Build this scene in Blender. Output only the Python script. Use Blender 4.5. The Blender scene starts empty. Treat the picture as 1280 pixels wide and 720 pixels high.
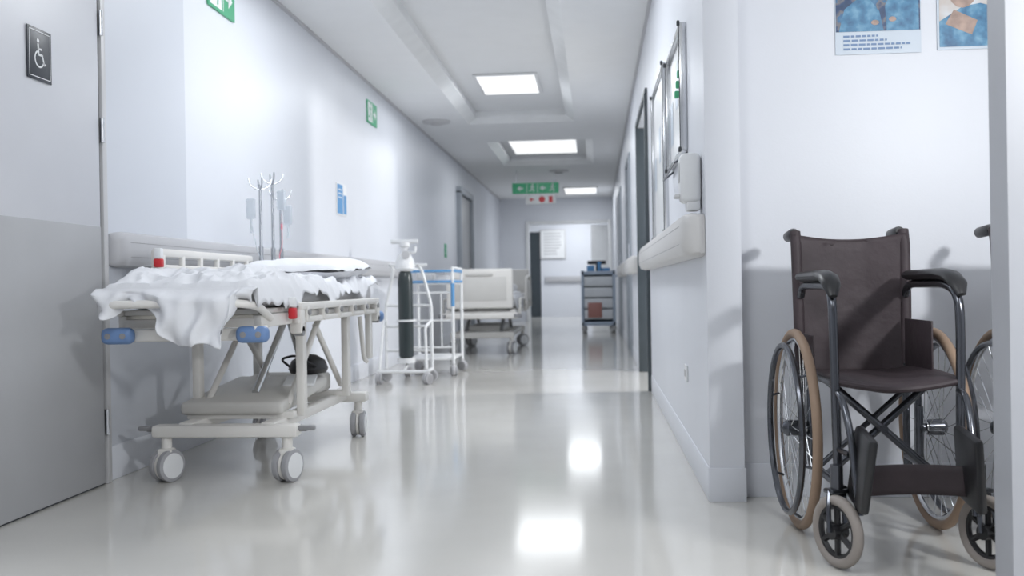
import bpy, bmesh, math, random
from mathutils import Vector, Matrix, Euler, noise
random.seed(4)
S=bpy.context.scene
V=Vector
# ------------------------------------------------------------ materials
def mat(name,col,rough=0.5,metal=0.0,var=0.03,scale=6.0,bump=0.0,bscale=60,emis=0,spec=0.5,alpha=1.0,coat=0,trans=0,ramp=None):
    m=bpy.data.materials.new(name); m.use_nodes=True
    nt=m.node_tree; b=nt.nodes['Principled BSDF']
    tc=nt.nodes.new('ShaderNodeTexCoord')
    n=nt.nodes.new('ShaderNodeTexNoise'); n.inputs['Scale'].default_value=scale; n.inputs['Detail'].default_value=3
    nt.links.new(tc.outputs['Object'],n.inputs['Vector'])
    r=nt.nodes.new('ShaderNodeValToRGB')
    r.color_ramp.elements[0].position=.3; r.color_ramp.elements[1].position=.7
    r.color_ramp.elements[0].color=tuple(c*(1-var) for c in col)+(1,)
    r.color_ramp.elements[1].color=tuple(min(1,c*(1+var)) for c in col)+(1,)
    if ramp:
        r.color_ramp.elements[0].position=ramp[0][0]; r.color_ramp.elements[0].color=tuple(ramp[0][1])+(1,)
        r.color_ramp.elements[1].position=ramp[1][0]; r.color_ramp.elements[1].color=tuple(ramp[1][1])+(1,)
        for pos,c in ramp[2:]:
            e=r.color_ramp.elements.new(pos); e.color=tuple(c)+(1,)
    nt.links.new(n.outputs['Fac'],r.inputs['Fac']); nt.links.new(r.outputs['Color'],b.inputs['Base Color'])
    b.inputs['Roughness'].default_value=rough; b.inputs['Metallic'].default_value=metal
    b.inputs['Specular IOR Level'].default_value=spec
    if coat: b.inputs['Coat Weight'].default_value=coat; b.inputs['Coat Roughness'].default_value=.08
    if trans: b.inputs['Transmission Weight'].default_value=trans
    if alpha<1: b.inputs['Alpha'].default_value=alpha
    if bump:
        n2=nt.nodes.new('ShaderNodeTexNoise'); n2.inputs['Scale'].default_value=bscale; n2.inputs['Detail'].default_value=4
        nt.links.new(tc.outputs['Object'],n2.inputs['Vector'])
        bp=nt.nodes.new('ShaderNodeBump'); bp.inputs['Strength'].default_value=bump; bp.inputs['Distance'].default_value=.01
        nt.links.new(n2.outputs['Fac'],bp.inputs['Height']); nt.links.new(bp.outputs['Normal'],b.inputs['Normal'])
    if emis:
        b.inputs['Emission Color'].default_value=tuple(col)+(1,); b.inputs['Emission Strength'].default_value=emis
    return m
M={}
M['wall']=mat('wall_paint',(.76,.78,.83),.42,var=.015,scale=1.5,bump=.03,bscale=120)
M['wall2']=mat('wall_shade_tone',(.64,.665,.72),.42,var=.015,scale=1.5)  # wall paint darkened: shade put into the colour
M['ceil']=mat('ceiling_paint',(.86,.87,.885),.8,var=.01)
M['tray']=mat('ceiling_tray_paint',(.80,.81,.825),.8,var=.01)
M['floor']=mat('floor_vinyl',(.64,.625,.59),.13,var=.03,scale=2.5,bump=.005,bscale=2.5,spec=.6,coat=.25)
M['base']=mat('skirting',(.76,.78,.83),.40,var=.01)
M['doorU']=mat('door_upper',(.64,.65,.69),.4,var=.01)
M['doorL']=mat('door_kickplate',(.42,.425,.44),.4,var=.02)
M['dark']=mat('dark_gap',(.05,.055,.06),.6)
M['frame']=mat('door_frame_grey',(.045,.058,.068),.4)
M['frame2']=mat('door_frame_pale',(.36,.39,.43),.4)
M['blue_door']=mat('door_bluegrey',(.42,.47,.54),.3,var=.02)
M['rail']=mat('rail_vinyl',(.54,.54,.56),.4,var=.01)
M['rail2']=mat('rail_vinyl_light',(.66,.65,.64),.4,var=.01)
M['pier']=mat('pier_paint',(.40,.41,.44),.4,var=.01)
M['cream']=mat('cream_enamel',(.80,.78,.745),.35,var=.01)
M['cream2']=mat('cream_plastic',(.67,.655,.625),.45,var=.02)
M['grey']=mat('grey_plastic',(.28,.28,.29),.45)
M['lgrey']=mat('light_grey_plastic',(.58,.58,.59),.4)
M['chrome']=mat('steel',(.68,.69,.71),.22,metal=1,var=.01)
M['ivsteel']=mat('iv_pole_steel',(.45,.47,.50),.25,metal=.9,var=.01)
M['dsteel']=mat('wheelchair_frame_steel',(.11,.115,.13),.2,metal=.8,var=.02)
M['black']=mat('black_rubber',(.020,.020,.022),.38)
M['fabric']=mat('sling_fabric',(.050,.036,.041),.6,var=.15,scale=9,bump=.3,bscale=25)
M['tan']=mat('tan_tyre',(.31,.215,.15),.6,var=.06)
M['tyreg']=mat('grey_tyre',(.32,.285,.26),.6,var=.05)
M['tyrel']=mat('castor_tread',(.38,.38,.40),.5,var=.03)
M['sheet']=mat('white_sheet',(.79,.80,.83),.85,var=.01,bump=.15,bscale=30)
M['blue']=mat('blue_bumper',(.16,.27,.50),.45)
M['sky']=mat('blue_trim',(.12,.32,.60),.45)
M['red']=mat('red_plastic',(.62,.03,.04),.4)
M['green']=mat('sign_green',(.07,.38,.20),.45,emis=.12)
M['white']=mat('white_print',(.85,.86,.87),.5)
M['whitep']=mat('white_enamel',(.80,.81,.82),.3)
M['signdk']=mat('sign_dark',(.035,.04,.05),.4)
M['o2']=mat('oxygen_cylinder_paint',(.025,.036,.038),.3)
M['panel']=mat('lamp_diffuser',(1,1,1),.5,emis=.8)
M['clear']=mat('clear_plastic',(.72,.78,.84),.1,alpha=.5)
M['pink']=mat('pink_fluid',(.8,.25,.3),.3)
M['cart']=mat('cart_bluegrey',(.38,.45,.56),.4)
M['cartpanel']=mat('cart_panel_grey',(.66,.69,.73),.4)
M['cartred']=mat('cart_rust',(.38,.18,.16),.5)
M['pblue']=mat('poster_photo_theatre',(.1,.2,.3),.35,scale=16,ramp=[(.30,(.02,.04,.09)),(.74,(.12,.29,.44)),(.45,(.03,.07,.17)),(.53,(.20,.19,.20)),(.58,(.05,.16,.32))])
M['pskin']=mat('poster_skin',(.42,.30,.25),.4,var=.25,scale=26)
M['pteal']=mat('poster_scrubs',(.12,.35,.45),.35,scale=24,ramp=[(.3,(.04,.13,.26)),(.7,(.20,.40,.56)),(.5,(.08,.25,.42))])
M['pward']=mat('poster_photo_ward',(.6,.65,.7),.35,scale=8,ramp=[(.3,(.42,.52,.60)),(.7,(.72,.76,.80)),(.5,(.60,.54,.50))])
M['ptext']=mat('poster_text',(.18,.28,.46),.5)
M['pwhite']=mat('poster_paper',(.60,.67,.75),.35)
M['glass']=mat('board_glass',(.5,.56,.6),.1,alpha=.35)
# ------------------------------------------------------------ builders
def root(name,loc=(0,0,0),rz=0):
    e=bpy.data.objects.new(name,None); e.empty_display_size=.1
    e.location=loc; e.rotation_euler=(0,0,rz); S.collection.objects.link(e); return e
def fillet(pts,d,n=5):
    pts=[V(p) for p in pts]
    if d<=0 or len(pts)<3: return pts
    out=[pts[0]]
    for i in range(1,len(pts)-1):
        a,b,c=pts[i-1],pts[i],pts[i+1]
        da=min(d,(a-b).length*.48); dc=min(d,(c-b).length*.48)
        p=b+(a-b).normalized()*da; q=b+(c-b).normalized()*dc
        for k in range(n+1):
            t=k/n; out.append(p*(1-t)**2+b*2*t*(1-t)+q*t*t)
    out.append(pts[-1]); return out
class Part:
    def __init__(s,name,parent,m): s.name=name;s.parent=parent;s.m=M[m] if isinstance(m,str) else m;s.bm=bmesh.new()
    def box(s,c,size,bev=0,rot=(0,0,0),seg=2):
        t=bmesh.new(); bmesh.ops.create_cube(t,size=1)
        for v in t.verts: v.co=V((v.co.x*size[0],v.co.y*size[1],v.co.z*size[2]))
        if bev>0:
            bmesh.ops.bevel(t,geom=t.edges[:],offset=min(bev,min(size)*.49),segments=seg,affect='EDGES',profile=.5)
        mt=Matrix.Translation(V(c))@Euler(rot).to_matrix().to_4x4()
        bmesh.ops.transform(t,matrix=mt,verts=t.verts)
        me=bpy.data.meshes.new('t'); t.to_mesh(me); t.free(); s.bm.from_mesh(me); bpy.data.meshes.remove(me); return s
    def _rings(s,rings,cyc=False,cap=True):
        R=[[s.bm.verts.new(p) for p in r] for r in rings]
        n=len(R[0]); L=len(R)
        for i in range(L if cyc else L-1):
            a=R[i];b=R[(i+1)%L]
            for k in range(n):
                s.bm.faces.new((a[k],a[(k+1)%n],b[(k+1)%n],b[k]))
        if cap and not cyc:
            s.bm.faces.new(R[0][::-1]); s.bm.faces.new(R[-1])
    def tube(s,pts,r,seg=10,fil=0,cyc=False,radii=None,flat=1.0):
        pts=fillet(pts,fil) if not cyc else [V(p) for p in pts]
        L=len(pts); T=[]
        for i in range(L):
            if cyc: t=pts[(i+1)%L]-pts[i-1]
            else: t=pts[min(i+1,L-1)]-pts[max(i-1,0)]
            T.append(t.normalized())
        up=V((0,0,1)) if abs(T[0].z)<.9 else V((1,0,0))
        nrm=(up-T[0]*up.dot(T[0])).normalized(); rings=[]
        for i in range(L):
            if i>0:
                nrm=(nrm-T[i]*nrm.dot(T[i])); nrm.normalize()
            bn=T[i].cross(nrm); rr=radii[i] if radii else r
            rings.append([pts[i]+(nrm*math.cos(a)*rr+bn*math.sin(a)*rr*flat) for a in [2*math.pi*k/seg for k in range(seg)]])
        s._rings(rings,cyc); return s
    def cyl(s,p0,p1,r,r2=None,seg=20):
        return s.tube([p0,p1],r,seg,radii=[r,r if r2 is None else r2])
    def lathe(s,c,axis,prof,seg=24):
        ax=V(axis).normalized(); up=V((0,0,1)) if abs(ax.z)<.9 else V((1,0,0))
        n=(up-ax*up.dot(ax)).normalized(); b=ax.cross(n)
        s._rings([[V(c)+ax*h+(n*math.cos(a)+b*math.sin(a))*max(r,1e-4) for a in [2*math.pi*k/seg for k in range(seg)]] for r,h in prof]); return s
    def torus(s,c,axis,R,r,seg=40,ms=10):
        ax=V(axis).normalized(); up=V((0,0,1)) if abs(ax.z)<.9 else V((1,0,0))
        n=(up-ax*up.dot(ax)).normalized(); b=ax.cross(n)
        rings=[]
        for i in range(seg):
            a=2*math.pi*i/seg; d=n*math.cos(a)+b*math.sin(a)
            rings.append([V(c)+d*(R+r*math.cos(t))+ax*(r*math.sin(t)) for t in [2*math.pi*k/ms for k in range(ms)]])
        s._rings(rings,True); return s
    def grid(s,f,nu,nv):
        g=[[s.bm.verts.new(f(u/nu,v/nv)) for v in range(nv+1)] for u in range(nu+1)]
        for i in range(nu):
            for j in range(nv): s.bm.faces.new((g[i][j],g[i+1][j],g[i+1][j+1],g[i][j+1]))
        return s
    def poly(s,o,u,v,pts,off=0):
        o=V(o);u=V(u);v=V(v);n=u.cross(v)
        s.bm.faces.new([s.bm.verts.new(o+u*a+v*b+n*off) for a,b in pts]); return s
    def rect(s,o,u,v,a0,b0,a1,b1,off=0): return s.poly(o,u,v,[(a0,b0),(a1,b0),(a1,b1),(a0,b1)],off)
    def disc(s,o,u,v,ca,cb,r,off=0,n=16,r2=None):
        return s.poly(o,u,v,[(ca+r*math.cos(2*math.pi*k/n),cb+(r2 or r)*math.sin(2*math.pi*k/n)) for k in range(n)],off)
    def line(s,o,u,v,p,q,w,off=0):
        p=V((p[0],p[1]));q=V((q[0],q[1]));d=(q-p).normalized();k=V((-d.y,d.x))*w/2
        return s.poly(o,u,v,[tuple(p-k),tuple(q-k),tuple(q+k),tuple(p+k)],off)
    def done(s,solid=0,sub=0,recalc=True):
        bm=s.bm
        if recalc: bmesh.ops.recalc_face_normals(bm,faces=bm.faces[:])
        for f in bm.faces: f.smooth=True
        for e in bm.edges:
            if len(e.link_faces)==2:
                e.smooth = e.calc_face_angle(0)<math.radians(38)
        me=bpy.data.meshes.new(s.name); bm.to_mesh(me); bm.free()
        me.materials.append(s.m)
        o=bpy.data.objects.new(s.name,me); S.collection.objects.link(o)
        if s.parent: o.parent=s.parent
        if solid:
            md=o.modifiers.new('thickness','SOLIDIFY'); md.thickness=solid; md.offset=0
        if sub:
            md=o.modifiers.new('sub','SUBSURF'); md.levels=sub; md.render_levels=sub
        return o
def single(name,boxes,m,bev=0):
    p=Part(name,None,m)
    for (x0,x1,y0,y1,z0,z1) in boxes: p.box(((x0+x1)/2,(y0+y1)/2,(z0+z1)/2),(x1-x0,y1-y0,z1-z0),bev)
    return p.done()
LX=-1.99; RX=.39; H=2.6; EY=21.0
# ------------------------------------------------------------ room shell
single('floor',[(-3.2,3.3,-2.2,24.3,-.1,0)],'floor')
single('wall_left',[(LX-.12,LX,-2,EY+.12,0,H)],'wall')
single('wall_left_shade_strip',[(LX,LX+.006,3.9,4.72,0.14,H)],'wall2')  # less-lit stretch of the same wall, its shade painted as a darker strip
D=[(7.15,8.75),(10.6,11.8),(14.2,15.4)]
segs=[];y=3.53
for a,b in D:
    segs.append((RX,RX+.12,y,a,0,H)); segs.append((RX,RX+.12,a,b,2.12,H)); y=b
segs.append((RX,RX+.12,y,EY+.12,0,H))
single('wall_right',segs,'wall')
single('wall_alcove',[(RX+.12,3.2,3.62,3.74,0,H)],'wall')
single('wall_lobby_right',[(3.2,3.32,-2,3.74,0,H)],'wall')
single('wall_lobby_back',[(LX-.12,3.32,-2.12,-2,0,H)],'wall')
single('wall_alcove_pier',[(.918,1.10,2.3,2.40,0,H)],'pier')
single('wall_side_room',[(3.0,3.1,6.4,9.6,0,H),(RX+.12,3.1,6.3,6.4,0,H),(RX+.12,3.1,9.6,9.7,0,H)],'wall')
# ceiling with stepped trays
cof=[(-1.4,-.2,4.3,11.2),(-1.35,.0,12.6,15.2)]
bx=[(-3.2,3.3,-2.2,cof[0][2],H,H+.05)]
for i,(x0,x1,y0,y1) in enumerate(cof):
    bx.append((-3.2,x0,y0,y1,H,H+.05)); bx.append((x1,3.3,y0,y1,H,H+.05))
    ny=cof[i+1][2] if i+1<len(cof) else 24.6
    bx.append((-3.2,3.3,y1,ny,H,H+.05))
single('ceiling',bx,'ceil')
p=Part('ceiling_tray',None,'tray')
for (x0,x1,y0,y1) in cof: p.box(((x0+x1)/2,(y0+y1)/2,H+.14),(x1-x0+.3,y1-y0+.3,.02))
p.done()
p=Part('trim_tray_reveal',None,'whitep')
for (x0,x1,y0,y1) in cof:
    w=.10; a=[(x0,y0),(x1,y0),(x1,y1),(x0,y1)]; b=[(x0+w,y0+w),(x1-w,y0+w),(x1-w,y1-w),(x0+w,y1-w)]
    for k in range(4):
        k2=(k+1)%4
        q=[V((*a[k],H)),V((*a[k2],H)),V((*b[k2],H+.06)),V((*b[k],H+.06))]
        p.bm.faces.new([p.bm.verts.new(v) for v in q])
        q=[V((*b[k],H+.06)),V((*b[k2],H+.06)),V((*b[k2],H+.13)),V((*b[k],H+.13))]
        p.bm.faces.new([p.bm.verts.new(v) for v in q])
p.done()
single('trim_ceiling_left',[(LX,LX+.02,-2,EY,H-.02,H)],'rail')
single('trim_ceiling_right',[(RX-.02,RX,3.53,EY,H-.02,H)],'rail')
single('baseboard_left',[(LX,LX+.012,3.9,14.3,0,.14),(LX,LX+.012,16,EY,0,.14),(LX,LX+.012,-2,2.65,0,.14)],'base',.004)
single('baseboard_right',[(RX-.005,RX,3.54,7.1,0,.12),(RX-.005,RX,8.8,10.55,0,.12),(RX-.005,RX,11.85,14.15,0,.12),(RX-.005,RX,15.45,EY,0,.12),(RX-.005,RX+.125,3.525,3.53,0,.12)],'base',.002)
single('baseboard_alcove',[(RX+.12,3.2,3.615,3.62,0,.12)],'base',.002)
# end wall with opening
single('wall_end',[(LX,-1.37,EY,EY+.12,0,H),(.30,RX,EY,EY+.12,0,H),(-1.37,.30,EY,EY+.12,2.05,H)],'wall')
single('wall_far_room',[(-1.30,2.2,24,24.1,0,H),(-3,-1.62,24,24.1,0,H),(-1.62,-1.3,24,24.1,2.05,H),(-3,-2.9,EY,24,0,H),(2.1,2.2,EY,24,0,H),(-3,2.2,24.5,24.6,0,H)],'wall')
single('trim_end_door',[(-1.45,-1.37,EY-.03,EY+.02,0,2.12),(.29,.36,EY-.03,EY+.02,0,2.12),(-1.37,.29,EY-.03,EY+.02,2.05,2.12)],'whitep',.005)
p=single('door_1',[(-1.61,-1.31,24.02,24.06,0,2.05)],'frame')
r=root('door_2',(0.27,EY+.1,0))
p=Part('leaf',r,'whitep'); p.box((-.16,.02,1.02),(.36,.045,2.0),.004,rot=(0,0,.15)); p.done()
p=Part('handle',r,'chrome'); p.tube([(-.28,-.03,1.0),(-.28,-.07,1.0),(-.2,-.07,1.0)],.01); p.done()
single('handrail_far',[(-1.2,1.9,23.93,24.0,.84,.98)],'rail',.02)
r=root('notice_frame',(-1.0,23.98,1.75))
p=Part('border',r,'lgrey'); p.box((0,0,0),(.62,.02,.72),.005); p.done()
p=Part('paper',r,'white'); p.rect((0,-.012,0),(1,0,0),(0,0,1),-.28,-.33,.28,.33); p.done()
p=Part('print',r,'lgrey')
for k in range(8): p.rect((0,-.014,0),(1,0,0),(0,0,1),-.22,.24-k*.07,.22-random.random()*.15,.27-k*.07)
p.done()
# ------------------------------------------------------------ left door
r=root('door_3',(LX,0,0))
p=Part('leaf_upper',r,'doorU'); p.box((.012,3.25,1.575),(.024,1.16,1.09),.002); p.done()
p=Part('leaf_kickplate',r,'doorL'); p.box((.013,3.25,.52),(.026,1.16,1.025),.002); p.done()
p=Part('shadow_gap',r,'dark'); p.box((.006,3.842,1.07),(.014,.022,2.14)); p.box((.006,3.25,.004),(.02,1.16,.008)); p.done()
p=Part('jamb',r,'lgrey'); p.box((.012,3.872,1.08),(.028,.035,2.16),.003); p.box((.012,3.25,2.155),(.028,1.24,.05),.003); p.done()
p=Part('hinges',r,'chrome')
for z in (.25,1.42,1.85): p.cyl((.03,3.846,z-.05),(.03,3.846,z+.05),.009)
p.done()
def isa_icon(P,o,u,v,s):
    P.disc(o,u,v,-.08*s,.62*s,.10*s,.0)
    P.line(o,u,v,(-.08*s,.5*s),(-.04*s,.0),.13*s); P.line(o,u,v,(-.06*s,.26*s),(.24*s,.26*s),.09*s)
    P.line(o,u,v,(-.06*s,.0),(.28*s,.0),.11*s); P.line(o,u,v,(.26*s,.03*s),(.42*s,-.42*s),.11*s)
    P.line(o,u,v,(.38*s,-.42*s),(.56*s,-.36*s),.09*s)
    n=18
    for k in range(n):
        a=math.radians(115+ k*230/n); b=math.radians(115+(k+1)*230/n)
        P.line(o,u,v,(.02*s+.36*s*math.cos(a),-.2*s+.36*s*math.sin(a)),(.02*s+.36*s*math.cos(b),-.2*s+.36*s*math.sin(b)),.09*s)
Y_=(0,1,0);Z_=(0,0,1);X_=(1,0,0);NY=(0,-1,0)
r=root('accessible_toilet_sign',(LX+.026,3.40,1.62))
p=Part('plate',r,'signdk'); p.box((.002,0,0),(.004,.155,.185),.001); p.done()
p=Part('pictogram',r,'white'); isa_icon(p,(.005,-.005,0),Y_,Z_,.078)
for a in [(-.068,-.083,.068,-.080),(-.068,.080,.068,.083),(-.068,-.083,-.065,.083),(.065,-.083,.068,.083)]: p.rect((.005,0,0),Y_,Z_,*a)
p.done()
def man(P,o,u,v,cx,s):
    P.disc(o,u,v,cx+.02*s,.36*s,.08*s,0)
    P.line(o,u,v,(cx,.26*s),(cx-.04*s,-.02*s),.13*s)
    P.line(o,u,v,(cx-.04*s,0),(cx+.14*s,-.14*s),.08*s);P.line(o,u,v,(cx+.14*s,-.12*s),(cx+.10*s,-.36*s),.08*s)
    P.line(o,u,v,(cx-.05*s,0),(cx-.12*s,-.2*s),.08*s);P.line(o,u,v,(cx-.1*s,-.2*s),(cx-.3*s,-.24*s),.08*s)
    P.line(o,u,v,(cx,.22*s),(cx+.2*s,.1*s),.06*s);P.line(o,u,v,(cx,.22*s),(cx-.18*s,.12*s),.06*s)
def arrow(P,o,u,v,cx,s,d=1):
    P.rect(o,u,v,cx-.25*s if d>0 else cx-.05*s,-.07*s,cx+.05*s if d>0 else cx+.25*s,.07*s)
    P.poly(o,u,v,[(cx,-.25*s),(cx+.3*s*d,0),(cx,.25*s)])
for (yy,zz) in ((5.22,2.36),(8.85,2.34)):
    r=root('emergency_exit_sign',(LX+.001,yy,zz))
    p=Part('plate',r,'green'); p.box((.006,0,0),(.01,.38,.2),.002); p.done()
    p=Part('pictogram',r,'white'); o=(.0125,0,0)
    p.rect(o,Y_,Z_,-.17,-.085,-.01,.085); arrow(p,o,Y_,Z_,.09,.2); p.rect(o,Y_,Z_,.01,-.085,.018,.085); p.done()
    p=Part('figure',r,'green'); man(p,(.0135,0,0),Y_,Z_,-.09,.2); p.done()
r=root('blue_wall_notice',(LX+.001,7.72,1.47))
p=Part('plate',r,'white'); p.box((.004,0,0),(.008,.30,.25),.001); p.done()
p=Part('print',r,'sky'); o=(.009,0,0)
p.rect(o,Y_,Z_,-.14,-.115,.03,.115); p.rect(o,Y_,Z_,.05,-.11,.14,.04); p.done()
p=Part('caption',r,'white'); 
for k in range(3): p.rect((.0095,0,0),Y_,Z_,-.11,.07-k*.03,.0,.078-k*.03)
p.done()
r=root('small_wall_sign',(LX+.001,13.2,1.25))
p=Part('plate',r,'green'); p.box((.004,0,0),(.008,.18,.18),.001); p.done()
p=Part('figure',r,'white'); man(p,(.009,0,0),Y_,Z_,0,.18); p.done()
r=root('door_4',(LX,15.1,0))
p=Part('frame',r,'frame2'); p.box((.03,-.72,1.08),(.08,.10,2.16),.004);p.box((.03,.72,1.08),(.08,.10,2.16),.004);p.box((.03,0,2.18),(.08,1.54,.09),.004);p.done()
p=Part('leaf',r,'doorL'); p.box((.012,0,1.06),(.02,1.34,2.12),.002); p.done()
p=Part('handle',r,'chrome'); p.tube([(.03,-.55,1.0),(.08,-.55,1.0),(.08,-.42,1.0)],.01); p.done()
def crashrail(name,x,y0,y1,z0,z1,d,sgn,m):
    r=root(name,(x,0,0)); h=(z1-z0)
    prof=[(0,.02),(.5,0),(.85,.06),(1,.25),(1,.75),(.85,.94),(.5,1),(0,.98)]
    p=Part('body',r,m)
    ys=[y0,y0+.02,y0+.06,y1-.06,y1-.02,y1]; sc=[.35,.78,1,1,.78,.35]
    rings=[[V((sgn*(d*a*s_+.001),yy,z0+h*(.5+(b-.5)*(.75+.25*s_)))) for a,b in prof] for yy,s_ in zip(ys,sc)]
    p._rings(rings); p.done()
    p=Part('groove',r,'grey'); 
    for zz in (.3,.7): p.box((sgn*(d+.0005),(y0+y1)/2,z0+h*zz),(.002,(y1-y0)-.14,.002))
    p.done()
    return r
crashrail('handrail_left',LX,3.92,10.0,.87,1.02,.07,1,'rail')
crashrail('handrail_right',RX,3.56,7.0,.86,1.02,.085,-1,'rail2')
crashrail('handrail_right',RX,8.9,10.5,.86,1.02,.085,-1,'rail2')
crashrail('handrail_right',RX,11.9,14.1,.86,1.02,.085,-1,'rail2')
crashrail('handrail_left',LX,16.1,20.8,.87,1.02,.07,1,'rail')
for i,(a,b) in enumerate(D):
    r=root('door_%d'%(i+5),(RX,0,0))
    p=Part('frame',r,'frame' if i==0 else 'frame2')
    t=.035 if i==0 else .04
    p.box((.045,a+.005,1.06),(.14,t,2.12),.004);p.box((.045,b-.005,1.06),(.13,t,2.12),.004);p.box((.045,(a+b)/2,2.14),(.13,b-a+.04,.04),.004);p.done()
    if i==0:
        p=Part('leaf',r,'blue_door'); p.box((.62,b-.06,1.05),(.9,.045,2.08),.003); p.done()
        p=Part('pull_handle',r,'chrome'); p.tube([(.25,b-.08,.9),(.25,b-.13,.9),(.25,b-.13,1.2),(.25,b-.08,1.2)],.012,fil=.02); p.done()
    else:
        p=Part('leaf',r,'blue_door'); p.box((.06,(a+b)/2,1.05),(.045,b-a-.06,2.08),.003); p.done()
        p=Part('vision_panel',r,'glass'); p.box((.034,(a+b)/2-.2,1.45),(.006,.25,.8),.002); p.done()
        p=Part('pull_handle',r,'chrome'); p.tube([(.03,a+.12,.9),(-.02,a+.12,.9),(-.02,a+.12,1.2),(.03,a+.12,1.2)],.012,fil=.02); p.done()
def board(name,y0,y1,z0,z1,off):
    r=root(name,(RX,0,0))
    p=Part('frame',r,'chrome')
    for yy in (y0,y1): p.box((-off/2,yy,(z0+z1)/2),(off,.010,z1-z0),.002)
    for zz in (z0,z1): p.box((-off/2,(y0+y1)/2,zz),(off,y1-y0,.010),.002)
    p.done()
    p=Part('edge_clips',r,'dark')
    for yy in (y0,y1):
        for zz in (z0,z1): p.box((-off-.003,yy,zz),(.012,.02,.02),.003)
    p.box((-off-.001,y0,(z0+z1)/2),(.003,.006,z1-z0)); p.box((-off-.001,y1,(z0+z1)/2),(.003,.006,z1-z0)); p.done()
    p=Part('backing',r,'whitep'); p.box((-.004,(y0+y1)/2,(z0+z1)/2),(.006,y1-y0-.012,z1-z0-.012)); p.done()
    p=Part('papers',r,'pwhite')
    for k in range(3):
        yy=y0+.1+(y1-y0-.2)*k/2; p.rect((-.0085,yy,(z0+z1)/2+(.08 if k%2 else -.05)),(0,-1,0),Z_,-.07,-.1,.07,.1)
    p.done()
    return r
r=board('notice_board',4.15,4.95,1.32,1.84,.03)
p=Part('magnets',r,'green')
for k in range(3): p.box((-.018,4.3+k*.07,1.66-.03*k),(.02,.03,.03),.004)
p.done()
p=Part('tray',r,'dsteel'); p.tube([(-.0,4.17,1.31),(-.05,4.17,1.27),(-.05,4.9,1.27),(-.0,4.9,1.31)],.005,fil=.01); p.done()
board('notice_board',5.25,6.25,1.04,1.92,.025)
r=root('soap_dispenser',(RX,3.68,1.03))
p=Part('body',r,'whitep'); p.box((-.040,0,.12),(.075,.10,.18),.02,seg=3); p.box((-.03,0,.025),(.05,.08,.05),.01); p.done()
p=Part('lever',r,'lgrey'); p.box((-.080,0,.055),(.035,.06,.012),.004); p.box((-.079,0,.14),(.002,.05,.07),.0008); p.done()
r=root('wall_socket',(RX,4.35,.38))
p=Part('plate',r,'whitep'); p.box((-.004,0,0),(.008,.10,.07),.003); p.done()
p=Part('switches',r,'lgrey'); p.box((-.009,.02,.0),(.003,.02,.03),.001); p.box((-.009,-.02,.0),(.003,.025,.03),.001); p.done()
# posters
r=root('health_poster',(1.010,3.618,1.778))
p=Part('paper',r,'pwhite'); p.box((0,-.001,0),(.295,.002,.42)); p.done()
p=Part('photo',r,'pblue'); o=(0,-.003,0); p.rect(o,X_,Z_,-.145,-.13,.145,.205); p.done()
p=Part('person',r,'pskin'); o=(0,-.0035,0); p.disc(o,X_,Z_,-.05,.02,.028,r2=.036); p.disc(o,X_,Z_,.07,.05,.03,r2=.038); p.done()
p=Part('mask',r,'pteal'); p.disc((0,-.0040,0),X_,Z_,-.05,.005,.026,r2=.02); p.disc((0,-.0040,0),X_,Z_,.07,.034,.028,r2=.022)
p.poly(o,X_,Z_,[(-.135,-.13),(.02,-.13),(.005,-.06),(-.03,-.015),(-.07,-.015),(-.115,-.05)]); p.poly(o,X_,Z_,[(.03,-.13),(.14,-.13),(.14,-.02),(.095,.01),(.05,.01),(.025,-.04)]); p.done()
p=Part('hands',r,'pskin'); p.disc((0,-.0044,0),X_,Z_,-.01,-.10,.014,r2=.009); p.disc((0,-.0044,0),X_,Z_,.05,-.09,.013,r2=.009); p.done()
p=Part('text',r,'ptext'); 
for k,(a,b) in enumerate([(-.12,.0),(-.12,.03),(-.12,.11),(-.12,.08)]):
    x=a
    while x<b:
        w=random.uniform(.008,.025); p.rect(o,X_,Z_,x,-.150-k*.015,min(b,x+w),-.143-k*.015); x+=w+.005
p.done()
r=root('health_poster',(1.36,3.618,1.783))
p=Part('paper',r,'pwhite'); p.box((0,-.001,0),(.295,.002,.42)); p.done()
p=Part('photo',r,'pward'); o=(0,-.003,0); p.rect(o,X_,Z_,-.14,-.2,.14,.2); p.done()
p=Part('person',r,'pskin'); p.disc((0,-.0036,0),X_,Z_,-.06,.0,.05,r2=.065); p.poly((0,-.0034,0),X_,Z_,[(-.12,-.12),(-.03,-.16),(-.01,-.11),(-.09,-.07)]); p.done()
p=Part('scrubs',r,'pteal'); p.poly((0,-.0032,0),X_,Z_,[(-.14,-.2),(.12,-.2),(.10,-.08),(.0,-.05),(-.06,-.06),(-.14,-.11)]); p.done()
# hanging exit sign
r=root('hanging_exit_sign',(-.92,15.8,0))
p=Part('rods',r,'chrome')
for x in (-.3,.3): p.cyl((x,0,2.39),(x,0,2.6),.006)
for x in (-.1,.25): p.cyl((x,0,2.2),(x,0,2.23),.006)
p.done()
p=Part('upper_panel',r,'green'); p.box((0,0,2.31),(.74,.03,.17),.004); p.done()
p=Part('lower_panel',r,'white'); p.box((.08,0,2.13),(.48,.03,.15),.004); p.done()
p=Part('lower_red',r,'red'); o=(.08,-.0165,2.13)
arrow(p,o,X_,Z_,-.14,.14,-1); p.disc(o,X_,Z_,.02,0,.05); p.rect(o,X_,Z_,.13,-.05,.19,.05); p.done()
p=Part('pictograms',r,'white'); o=(0,-.0165,2.31)
man(p,o,X_,Z_,-.05,.17); man(p,o,X_,Z_,.27,.17); arrow(p,o,X_,Z_,-.24,.17,-1); arrow(p,o,X_,Z_,.12,.17,-1)
p.rect(o,X_,Z_,-.14,-.07,-.132,.07);p.rect(o,X_,Z_,.03,-.07,.038,.07); p.done()
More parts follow.
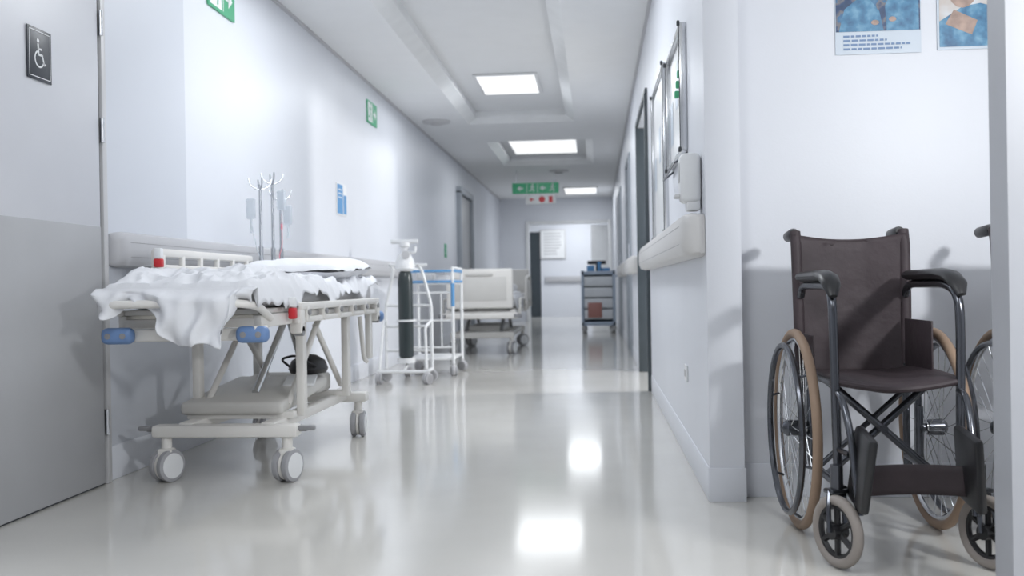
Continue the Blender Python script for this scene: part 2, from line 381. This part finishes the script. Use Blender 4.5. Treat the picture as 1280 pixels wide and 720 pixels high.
for (x,yy) in ((-1.72,10.9),(-.55,15.95)):
    r=root('ceiling_vent',(x,yy,H))
    p=Part('rim',r,'lgrey'); p.lathe((0,0,-.03),(0,0,1),[(.02,0),(.09,.0),(.15,.01),(.16,.03)],28); p.done()
    p=Part('cone',r,'grey' if yy>12 else 'lgrey'); p.lathe((0,0,-.045),(0,0,1),[(.0,0),(.06,.0),(.07,.012)],24); p.done()
# ------------------------------------------------------------ lamps
def panel(x,y,z,w,l,P,name='ceiling_light'):
    r=root(name,(x,y,z))
    p=Part('rim',r,'whitep'); p.box((0,0,0),(w+.06,l+.06,.02),.004); p.done()
    p=Part('diffuser',r,'panel'); p.box((0,0,-.008),(w,l,.01),.001); p.done()
    L=bpy.data.lights.new(name+'_lamp','AREA'); L.shape='RECTANGLE'; L.size=w; L.size_y=l; L.energy=P; L.color=(.92,.96,1)
    o=bpy.data.objects.new('lamp',L); o.location=(0,0,-.02); o.parent=r; S.collection.objects.link(o)
zc=H+.118
panel(-.8,5.4,zc,.66,1.5,35); panel(-.8,9.6,zc,.54,.85,26); panel(-.68,13.8,zc,.9,1.7,16)  # last one, in the second tray, is added to brighten mid-corridor
panel(-.25,19.3,H-.012,.6,1.2,20)
panel(-.6,1.2,H-.012,.6,1.2,27); panel(1.6,.6,H-.012,.6,1.2,16); panel(-.4,22.6,H-.012,.6,1.2,42)
def area(name,loc,target,size,P,col=(1,1,1)):
    L=bpy.data.lights.new(name,'AREA'); L.shape='SQUARE'; L.size=size; L.energy=P; L.color=col
    o=bpy.data.objects.new(name,L); o.location=loc
    o.rotation_euler=(V(target)-V(loc)).to_track_quat('-Z','Y').to_euler(); S.collection.objects.link(o); return o
area('lobby_lamp',(1.85,1.15,1.6),(.6,3.5,.8),.20,33,(.97,.985,1))
area('side_room_sun_standin',(2.8,7.45,2.1),(-.6,7.9,0),.25,95,(1,.995,.98))  # unseen area light added in place of sun spilling through the doorway
# ------------------------------------------------------------ wheelchair
def wheelchair(loc,rz):
    r=root('wheelchair',loc,rz)
    for sx,tag in ((-1,'left'),(1,'right')):
        cx=sx*.208; c=(cx,0,.31)
        p=Part('tyre_'+tag,r,'tan'); p.torus(c,X_,.296,.0145,64,10); p.done()
        p=Part('rim_'+tag,r,'chrome'); p.torus(c,X_,.277,.008,64,8)
        for k in range(28):
            a=2*math.pi*k/28; b=a+(.5 if k%2 else -.5); hx=cx+(.022 if k%4<2 else -.022)
            p.tube([(hx,.02*math.cos(b),.31+.02*math.sin(b)),(cx,.272*math.cos(a),.31+.272*math.sin(a))],.0013,5)
        p.cyl((cx-.022,0,.31),(cx+.03,0,.31),.02); p.done()
        p=Part('handrim_'+tag,r,'dsteel'); p.torus((cx+sx*.034,0,.31),X_,.258,.010,64,8)
        for k in range(6):
            a=2*math.pi*k/6+.3; p.tube([(cx,.274*math.cos(a),.31+.274*math.sin(a)),(cx+sx*.03,.256*math.cos(a),.31+.256*math.sin(a))],.004,6)
        p.lathe((cx,0,.31),(sx,0,0),[(.024,-.018),(.026,.028),(.016,.04),(.002,.044)],16)
        p.done()
        x=sx*.165
        p=Part('side_frame_'+tag,r,'dsteel')
        p.tube([(x,.12,.17),(x,.12,.60),(x*1.03,.135,.87),(x*1.03,.16,.925),(x*1.03,.25,.925)],.0115,fil=.04)
        p.tube([(x,.11,.72),(x,.08,.755),(x,-.26,.755),(x*1.04,-.335,.725),(x*1.04,-.345,.62),(x,-.345,.20)],.0125,fil=.07)
        p.tube([(x,.12,.48),(x,-.345,.48)],.0115); p.tube([(x,.12,.20),(x,-.345,.20),(x,-.41,.20)],.0115)
        p.cyl((x,0,.31),(cx,0,.31),.012); p.box((x,0,.30),(.012,.06,.16),.004)
        p.tube([(x,0,.2),(x,0,.48)],.010)
        p.tube([(x,-.345,.46),(x,-.40,.45),(x*.95,-.455,.36),(x*.9,-.50,.15)],.010,fil=.05)
        p.tube([(x,-.345,.30),(x*.95,-.44,.30)],.008)
        p.cyl((sx*.187,-.42,.17),(sx*.187,-.42,.27),.017); p.tube([(x,-.345,.24),(sx*.187,-.42,.24)],.012)
        p.done()
        p=Part('grip_'+tag,r,'black'); p.tube([(x*1.03,.17,.925),(x*1.03,.185,.925),(x*1.03,.27,.92),(x*1.03,.285,.92)],.016,14,radii=[.015,.019,.018,.012])
        pts=[(x,.08,.778),(x,.06,.782),(x,-.22,.784),(x*1.02,-.285,.777),(x*1.04,-.330,.755),(x*1.05,-.352,.725)]
        p.tube(pts,.02,12,radii=[.008,.016,.017,.0165,.015,.007],flat=1.75)
        p.done()
        p=Part('skirt_guard_'+tag,r,'fabric'); p.box((x*.96,-.03,.565),(.006,.25,.16),.002) if sx>0 else p.box((x*.96,.03,.545),(.006,.14,.11),.002)
        p.done()
        a=math.radians(25); nx=V((math.cos(a),math.sin(a),0)); cc=V((sx*.195,-.455,.098))
        p=Part('caster_tyre_'+tag,r,'tyreg'); p.torus(cc,nx,.083,.0145,40,10); p.done()
        p=Part('caster_wheel_'+tag,r,'black'); p.torus(cc,nx,.067,.008,36,6)
        dn=V((0,0,1)); dt=nx.cross(dn)
        for k in range(6):
            t=2*math.pi*k/6; d=dn*math.cos(t)+dt*math.sin(t); p.tube([cc+d*.012,cc+d*.068],.0085,6)
        p.cyl(cc-nx*.022,cc+nx*.022,.020)
        p.done()
        p=Part('caster_fork_'+tag,r,'dsteel')
        top=V((sx*.187,-.42,.20))
        for q in (-1,1): p.tube([cc+nx*.026*q,cc+nx*.026*q+V((0,.01,.06)),top+nx*.024*q],.007,8,fil=.03)
        p.box(top,(.06,.04,.012),.003,rot=(0,0,a)); p.done()
        p=Part('footplate_'+tag,r,'black'); p.box((sx*.138,-.49,.27),(.026,.15,.20),.010,rot=(.15,sx*-.10,0)); p.done()
    p=Part('seat_sling',r,'fabric')
    def f(u,v):
        x=-.168+.336*u; yy=.09-.43*v; return V((x,yy,.494-.022*math.sin(math.pi*u)-.004*math.sin(9*u+4*v)-(.01*max(0,v-.93)/.07)))
    p.grid(f,24,24); p.done(solid=.012)
    p=Part('seat_hem',r,'fabric')
    p.tube([(-.168+.336*k/12,-.343,.486-.022*math.sin(math.pi*k/12)) for k in range(13)],.009,8); p.done()
    p=Part('backrest_sling',r,'fabric')
    def g(u,v):
        w=.180; x=-w+2*w*u; z=.47+.45*v
        bul=.03*math.sin(math.pi*u)
        return V((x,.115+.018*v+bul*.8+ .004*noise.noise(V((x*14,z*9,1))),z-(.018*math.sin(math.pi*u) if v>.95 else 0)))
    p.grid(g,28,30); p.done(solid=.014)
    p=Part('backrest_sleeves',r,'fabric')
    for sx in (-1,1): p.tube([(sx*.167,.12,.5),(sx*.170,.125,.7),(sx*.172,.136,.88),(sx*.172,.15,.93)],.0175,12)
    p.done()
    p=Part('cross_brace',r,'dsteel')
    p.tube([(-.16,-.17,.19),(.155,-.17,.475)],.0115); p.tube([(.16,-.20,.19),(-.155,-.20,.475)],.0115)
    p.cyl((0,-.16,.335),(0,-.215,.335),.012); p.tube([(-.16,-.05,.19),(.155,-.05,.475)],.009); 
    p.done()
    p=Part('heel_strap',r,'fabric')
    p.grid(lambda u,v:V((-.14+.28*u,-.475+.03*math.sin(math.pi*u),.195+.08*v)),16,4); p.done(solid=.006)
    return r
wheelchair((.828,3.18,0),math.radians(.3))
wheelchair((1.45,3.16,0),math.radians(1))
# ------------------------------------------------------------ casters
def twin_caster(r,x,y,R,tag,top,hood='cream',yaw=.25,tire='tyrel',hub='whitep'):
    n=V((math.cos(yaw),math.sin(yaw),0)); c=V((x,y,R))
    p=Part('caster_wheels_'+tag,r,tire)
    for q in (-1,1):
        o=c+n*q*R*.34
        p.lathe(o-n*R*.22,n,[(R*.8,0),(R*.97,R*.06),(R,R*.2),(R*.97,R*.38),(R*.8,R*.44)],26)
    p.done()
    p=Part('caster_hubs_'+tag,r,hub)
    for q in (-1,1):
        o=c+n*q*R*.55; p.lathe(o,n*q,[(R*.78,0),(R*.76,R*.03),(R*.3,R*.06),(.001,R*.08)],20)
    p.done()
    p=Part('caster_hood_'+tag,r,hood)
    p.lathe(c-n*R*.1,n,[(R*.9,0),(R*.9,R*.2)],20)
    p.box((x,y,R*1.75),(R*.9,R*.9,R*.6),R*.15); p.cyl((x,y,R*1.9),(x,y,top),R*.32,seg=14); p.done()
# ------------------------------------------------------------ gurney
G=root('hospital_gurney',(-1.49,4.5,0))
for i,(x,y) in enumerate([(-.25,-.6),(.25,-.6),(-.25,.6),(.25,.6)]): twin_caster(G,x,y,.066,str(i+1),.20,yaw=(-.45,-.30,-.3,.1)[i])
p=Part('base_frame',G,'cream')
for y in (-.6,.6): p.box((0,y,.205),(.60,.075,.05),.012)
for x in (-.17,.17): p.box((x,0,.215),(.06,1.2,.045),.008)
for y in (-.42,.42): p.box((0,y,.245),(.46,.05,.03),.006)
p.done()
p=Part('base_cover',G,'cream2')
p.box((-.03,-.12,.30),(.44,.70,.055),.018,rot=(math.radians(4),0,0),seg=3); p.box((-.03,.33,.305),(.36,.24,.09),.02,seg=3); p.done()
p=Part('brake_pedals',G,'grey')
for x in (-.33,.33): p.box((x,-.6,.215),(.07,.03,.018),.006)
p.cyl((-.33,-.6,.21),(.33,-.6,.21),.009); p.done()
p=Part('lift_posts',G,'cream')
for x in (-.22,.235):
    for y in (-.34,.42): p.box((x,y,.44),(.036,.055,.42),.008)
p.done()
p=Part('lift_arms',G,'cream')
for x in (-.17,.185):
    p.tube([(x,-.38,.28),(x,.1,.62)],.014); p.tube([(x,.5,.28),(x,.05,.60)],.014)
p.done()
p=Part('actuators',G,'chrome'); p.cyl((0,-.25,.32),(0,.15,.6),.016); p.cyl((0,.5,.32),(0,.25,.62),.016); p.done()
p=Part('stowed_bag',G,'black'); p.lathe((.1,.22,.355),(0,0,1),[(.02,.0),(.085,.01),(.095,.03),(.08,.07),(.04,.095),(.005,.10)],20); p.tube([(.03,.15,.40),(.0,.1,.44),(.08,.08,.46),(.16,.14,.40)],.006,fil=.03); p.done()
p=Part('stowed_folder',G,'white'); p.box((.12,.02,.345),(.14,.20,.012),.003,rot=(.12,0,.2)); p.done()
p=Part('deck_frame',G,'cream')
for x in (-.255,.255): p.box((x,.02,.655),(.035,1.94,.05),.008)
for y in (-.93,-.5,0,.5,.97): p.box((0,y,.65),(.50,.04,.035),.006)
p.box((0,-.985,.61),(.46,.03,.045),.008)
p.box((0,.02,.69),(.52,1.92,.02),.004)
p.done()
p=Part('push_handle',G,'cream')
p.tube([(-.26,-.88,.665),(-.27,-1.0,.715),(-.25,-1.10,.725),(.22,-1.10,.725),(.285,-1.03,.715),(.275,-.86,.665)],.015,12,fil=.05)
p.tube([(.27,-.9,.63),(.30,-1.0,.63),(.27,-1.03,.63)],.011,fil=.03); p.done()
p=Part('bumpers',G,'blue')
for x in (-.24,.262): p.box((x,-1.015,.61),(.12,.05,.06),.022,seg=4)
for x in (-.25,.25): p.box((x,1.01,.61),(.11,.05,.06),.022,seg=4)
p.done()
p=Part('bumper_holes',G,'grey')
for x in (-.24,.262):
    for q in (-.028,.028): p.cyl((x+q,-1.042,.61),(x+q,-1.036,.61),.011)
p.done()
p=Part('side_rail_lowered',G,'cream')
p.box((.30,.15,.70),(.022,1.45,.032),.008); p.box((.295,.15,.645),(.018,1.5,.025),.006)
for k in range(6):
    y=-.48+k*.26; p.box((.298,y,.672),(.028,.035,.07),.007)
for y in (-.55,.86): p.box((.285,y,.64),(.05,.06,.10),.01)
p.done()
p=Part('side_rail_pivots',G,'grey')
for k in range(6): p.cyl((.305,-.48+k*.26,.675),(.32,-.48+k*.26,.675),.013)
for y in (-.55,.86): p.cyl((.27,y,.60),(.31,y,.60),.02)
p.done()
p=Part('hang_down_fixtures',G,'cream')
p.box((.27,.78,.52),(.03,.06,.26),.008); p.tube([(.26,.62,.62),(.27,.66,.40),(.27,.72,.38)],.012,fil=.04)
p.done()
p=Part('side_rail_raised',G,'cream')
p.box((-.30,.0,.93),(.022,1.15,.035),.01); p.box((-.30,.0,.87),(.018,1.1,.022),.006)
for k in range(6): p.box((-.30,-.5+k*.2,.81),(.02,.03,.24),.006)
p.box((-.295,-.56,.86),(.035,.05,.16),.01)
p.done()
p=Part('release_latches',G,'red')
p.box((-.27,-.60,.885),(.035,.03,.035),.006); p.box((.30,-.66,.675),(.03,.035,.045),.007); p.done()
p=Part('latch_labels',G,'white'); p.box((-.27,-.60,.925),(.03,.028,.04),.004); p.box((.30,-.66,.72),(.026,.03,.04),.004); p.done()
p=Part('mattress',G,'lgrey'); p.box((0,.02,.745),(.50,1.88,.085),.03,seg=3); p.done()
p=Part('pillow',G,'sheet')
def pil(u,v,s):
    a=2*u-1;b=2*v-1
    t=max(0,(1-abs(a)**3.2))**.5*max(0,(1-abs(b)**3.2))**.5
    x=.28*a*(1-.06*b*b); y=.55+.38*b*(1-.06*a*a)
    n=.5*noise.noise(V((x*7,y*7,s)))+.5*(1-2*abs(noise.noise(V((x*12+y*5,y*8,s+3)))))
    return V((x,y,.862+s*.060*t+.018*n*(1 if s>0 else .3)+.015*(b)))
p.grid(lambda u,v:pil(u,v,1),40,40); p.grid(lambda u,v:pil(u,v,-1),40,40); p.done()
p=Part('draped_sheet',G,'sheet')
def sm(t): t=max(0,min(1,t)); return t*t*(3-2*t)
def hang(x):
    k=sm((x+.15)/.20)*(1-sm((x-.20)/.05))
    return .045+.165*k*(1-.12*abs(math.sin(x*26+.6)))+.05*math.exp(-((x+.27)/.055)**2)+.010*math.sin(x*43)
def folds(x,y):
    n1=noise.noise(V((x*5+y*3,y*4-x*2,2.3))); n2=noise.noise(V((x*11-y*6,y*9+x*7,7.1))); n3=noise.noise(V((x*22+y*8,y*14,4)))
    ridge=(1-abs(n1)*2)*.030+(1-abs(n2)*2)*.024+n3*.010
    mound=.06*math.exp(-((x-.0)/.15)**2-((y+.45)/.24)**2)+.03*math.exp(-((x+.2)/.1)**2-((y+.75)/.2)**2)
    return ridge+mound
def sh(u,v):
    a=2*u-1; x=.295*a; top=.785
    if v<.22:
        t=v/.22; h=hang(x); z0=.775-h; z=z0+(.782-z0)*t
        drop=sm((h-.06)/.08)
        wv=(.016*math.sin(x*52-5*t)+.010*math.sin(x*27+7*t+1)+.006*math.sin(x*95))
        front=-1.082-.052*drop
        yy=front+wv*(.35+.65*(1-t))*1.0
        if t>.75: yy=yy+( -1.06-yy)*sm((t-.75)/.25)
        xx=x*(.92+.10*t)+.012*math.sin(z*38)*(1-t)
        return V((xx,yy,z))
    t=(v-.22)/.78; y=-1.06+t*1.96
    k=min(1,t/.05)
    z=top+folds(x,y)*(.25+.75*k)
    z+=.012*max(0,min(1,(y-.1)/.3))
    e=abs(a)
    hangside=0
    if e>.86: hangside=((e-.86)/.14)**1.5*(.075+.03*math.sin(y*11+(2 if a>0 else 0))+.05*math.exp(-((y+.8)/.2)**2))
    return V((x+ (0.004*math.sin(y*30)*(e>.8)),y,z-hangside))
p.grid(sh,120,160); p.done(solid=.004)
p=Part('iv_poles',G,'ivsteel')
for (x,y,zt) in ((-.275,.86,1.38),(-.275,.66,1.33),(-.275,1.0,1.30)):
    p.cyl((x,y,.66),(x,y,1.0),.012); p.cyl((x,y,1.0),(x,y,zt),.008)
    for k in range(4):
        a=k*math.pi/2+.5; d=V((math.cos(a),math.sin(a),0)); c=V((x,y,zt))
        p.tube([c-V((0,0,.03)),c+d*.03-V((0,0,.02)),c+d*.055+V((0,0,.0)),c+d*.06+V((0,0,.03))],.0045,6,fil=.02)
p.done()
p=Part('iv_bags',G,'clear')
for (x,y,z) in ((-.225,.86,1.26),(-.32,.64,1.20),(-.24,1.02,1.19)): p.box((x,y,z),(.05,.022,.11),.010,seg=3); p.cyl((x,y,z-.13),(x,y,z-.055),.006)
p.done()
p=Part('iv_lines',G,'pink')
p.tube([(-.225,.86,1.19),(-.22,.85,1.0),(-.24,.84,.95),(-.2,.8,.9)],.002,6,fil=.04); p.box((-.225,.86,1.12),(.010,.010,.04),.003)
p.done()
p=Part('drip_line_clear',G,'clear'); p.tube([(-.32,.64,1.14),(-.29,.64,.98),(-.26,.66,.9)],.003,6); p.done()
# ------------------------------------------------------------ oxygen cylinder trolley
O=root('oxygen_cylinder_trolley',(-1.53,7.95,0))
p=Part('cylinder',O,'o2'); p.lathe((0,0,.2),(0,0,1),[(.045,0),(.060,.015),(.060,.62),(.052,.68),(.03,.72),(.02,.74)],24); p.done()
p=Part('regulator',O,'whitep'); p.lathe((0,0,.90),(0,0,1),[(.06,0),(.082,.02),(.078,.08),(.05,.13),(.03,.15),(.03,.19),(.045,.20),(.045,.235)],20)
p.tube([(-.11,0,1.14),(.11,0,1.14)],.018); p.tube([(.0,0,1.05),(.09,-.02,1.05),(.09,-.02,1.1)],.012,fil=.02); p.done()
p=Part('gauge',O,'lgrey'); p.lathe((.02,-.06,1.03),(0,-1,0),[(.032,0),(.032,.02),(.0,.021)],18); p.done()
p=Part('frame',O,'whitep')
for x in (-.19,.19):
    p.tube([(x,.12,.09),(x,.12,.62),(x*.6,.12,.92),(x*.6-.04,.12,.96)],.013,fil=.06)
    p.tube([(x,.12,.10),(x*1.05,-.16,.10)],.014)
    p.tube([(x,.12,.5),(x*.9,-.08,.45),(x,-.15,.12)],.011,fil=.04)
for z in (.25,.45,.62): p.tube([(-.19,.12,z),(.19,.12,z)],.011)
p.tube([(-.19,-.15,.10),(.19,-.15,.10)],.013); p.tube([(-.16,.12,.95),(.16,.12,.95)],.013)
p.lathe((0,0,.16),(0,0,1),[(.07,0),(.075,.04)],20); p.tube([(0,-.15,.1),(0,.12,.16)],.014)
p.torus((0,0,.5),Z_,.068,.008); p.tube([(-.06,.02,.5),(-.06,.12,.5)],.008); p.tube([(.06,.02,.5),(.06,.12,.5)],.008)
p.done()
for i,(x,y) in enumerate([(-.195,-.15),(.195,-.15),(-.19,.12),(.19,.12)]): twin_caster(O,x,y,.045,str(i+1),.10,hood='lgrey',yaw=-.5*i,hub='grey')
# ------------------------------------------------------------ instrument trolley
T=root('instrument_trolley',(-1.42,8.75,0))
p=Part('posts',T,'whitep')
for x in (-.2,.2):
    for y in (-.28,.28): p.tube([(x,y,.09),(x,y,.93)],.014)
p.tube([(-.2,-.28,.93),(-.2,.28,.93)],.012);p.tube([(.2,-.28,.93),(.2,.28,.93)],.012)
for z in (.25,.48,.72): p.tube([(-.2,-.28,z),(.2,-.28,z)],.009)
p.done()
p=Part('shelves',T,'whitep')
for z in (.15,.80): p.box((0,0,z),(.40,.56,.02),.004)
for x in (-.1,0,.1): p.tube([(x,-.28,.25),(x,-.28,.72)],.006)
p.done()
p=Part('blue_rim',T,'sky')
for z in (.815,.905): p.box((0,-.285,z),(.42,.014,.022),.003); p.box((.205,0,z),(.014,.56,.022),.003)
for x in (-.2,.2): p.cyl((x,-.28,.60),(x,-.28,.80),.0165)
p.done()
p=Part('supplies',T,'lgrey'); p.box((-.08,.05,.85),(.14,.2,.08),.01); p.box((.08,-.05,.84),(.1,.12,.06),.01); p.cyl((.1,.15,.81),(.1,.15,.93),.03); p.done()
for i,(x,y) in enumerate([(-.2,-.28),(.2,-.28),(-.2,.28),(.2,.28)]): twin_caster(T,x,y,.045,str(i+1),.11,hood='lgrey',yaw=.4*i,hub='grey')
# ------------------------------------------------------------ hospital bed
B=root('hospital_bed',(-1.27,10.9,0))
p=Part('footboard',B,'cream'); p.box((0,0,.74),(.74,.045,.44),.03,seg=3); p.done()
p=Part('footboard_panel',B,'cream2'); p.box((0,-.024,.74),(.60,.008,.26),.003); p.box((0,-.03,.90),(.3,.02,.03),.006); p.done()
p=Part('headboard',B,'cream2'); p.box((0,2.05,.72),(.82,.045,.52),.04,seg=3); p.done()
p=Part('bed_frame',B,'cream')
for x in (-.36,.36): p.box((x,1.02,.48),(.05,2.0,.06),.01)
for y in (.05,.7,1.4,2.0): p.box((0,y,.47),(.72,.05,.04),.008)
p.box((0,.02,.44),(.84,.06,.07),.015)
p.done()
p=Part('base',B,'cream2')
for x in (-.30,.30): p.box((x,1.02,.22),(.06,1.7,.06),.01)
for y in (.2,1.85): p.box((0,y,.22),(.72,.07,.07),.01)
p.box((0,1.0,.28),(.4,.9,.07),.02)
p.done()
p=Part('lift_arms',B,'grey')
for x in (-.2,.2): p.tube([(x,.35,.25),(x,.8,.47)],.02); p.tube([(x,1.7,.25),(x,1.3,.47)],.02)
p.done()
p=Part('mattress',B,'sheet'); p.box((0,1.05,.60),(.76,1.9,.15),.05,seg=4); p.done()
p=Part('blanket',B,'sheet'); p.grid(lambda u,v:V((-.40+.80*u,.1+1.2*v,.69+.012*noise.noise(V((u*6,v*9,0)))-.17*(max(0,abs(2*u-1)-.9)/.1))),30,30); p.done(solid=.01)
p=Part('pillow',B,'sheet'); p.box((0,1.75,.73),(.55,.36,.13),.06,seg=5); p.done()
p=Part('side_rails',B,'cream2')
for x in (-.43,.43):
    for (a,b) in ((1.15,1.95),):
        p.tube([(x,a,.5),(x,a+.03,.86),(x,b-.05,.90),(x,b,.5)],.018,fil=.1)
        p.box((x,(a+b)/2,.7),(.02,b-a-.1,.26),.008)
    p.tube([(x,.15,.46),(x,.2,.62),(x,.95,.62),(x,1.0,.46)],.015,fil=.06)
p.done()
p=Part('corner_bumpers',B,'grey')
for x in (-.42,.42): p.lathe((x,-.02,.42),Z_,[(.04,0),(.045,.02),(.04,.04)],16)
p.done()
for i,(x,y) in enumerate([(-.33,.2),(.33,.2),(-.33,1.85),(.33,1.85)]): twin_caster(B,x,y,.075,str(i+1),.2,hood='cream2',yaw=-.3*i,tire='grey')
# ------------------------------------------------------------ supply cart
C=root('supply_cart',(.05,16.1,0))
p=Part('frame',C,'cart')
for x in (-.25,.25):
    for y in (-.22,.22): p.box((x,y,.55),(.045,.04,.88),.005)
for z in (.14,.95): p.box((0,0,z),(.54,.48,.06),.006)
p.box((0,.225,.55),(.5,.01,.8),.002); p.box((-.26,0,.55),(.01,.44,.8),.002)
p.tube([(.25,-.24,.9),(.31,-.24,.9),(.31,.24,.9),(.25,.24,.9)],.012,fil=.03); p.done()
p=Part('drawers',C,'cartpanel')
for z in (.26,.435,.61,.785): p.box((.0,-.02,z+.03),(.45,.43,.155),.012)
p.done()
p=Part('sharps_box',C,'cartred'); p.box((-.06,-.25,.36),(.22,.03,.24),.008); p.done()
p=Part('items',C,'sky'); p.box((-.12,0,1.02),(.12,.16,.10),.01); p.box((.1,.05,1.0),(.18,.2,.06),.01); p.cyl((.02,-.1,.967),(.02,-.1,1.13),.03); p.done()
p=Part('monitor',C,'signdk'); p.box((-.02,.08,1.12),(.3,.03,.06),.01); p.box((-.02,.08,1.03),(.03,.03,.13),.004); p.done()
for i,(x,y) in enumerate([(-.23,-.2),(.23,-.2),(-.23,.2),(.23,.2)]): twin_caster(C,x,y,.05,str(i+1),.13,hood='lgrey',yaw=.3*i,tire='grey')
# ------------------------------------------------------------ world, camera
w=bpy.data.worlds.new('world'); S.world=w; w.use_nodes=True
w.node_tree.nodes['Background'].inputs[0].default_value=(.7,.8,1,1); w.node_tree.nodes['Background'].inputs[1].default_value=.4
cam=bpy.data.cameras.new('camera'); cam.lens=35; cam.sensor_width=36; cam.clip_start=.05
co=bpy.data.objects.new('camera',cam); S.collection.objects.link(co); S.camera=co
yaw=math.atan(104/1244)
R=Matrix.Rotation(yaw,4,'Z')@Matrix.Rotation(math.radians(90-.14),4,'X')@Matrix.Rotation(math.radians(-.95),4,'Z')
co.matrix_world=Matrix.Translation((0,0,.77))@R
cam.dof.use_dof=True; cam.dof.focus_distance=3.4; cam.dof.aperture_fstop=3.2
S.view_settings.view_transform='Standard'
S.view_settings.look='None'
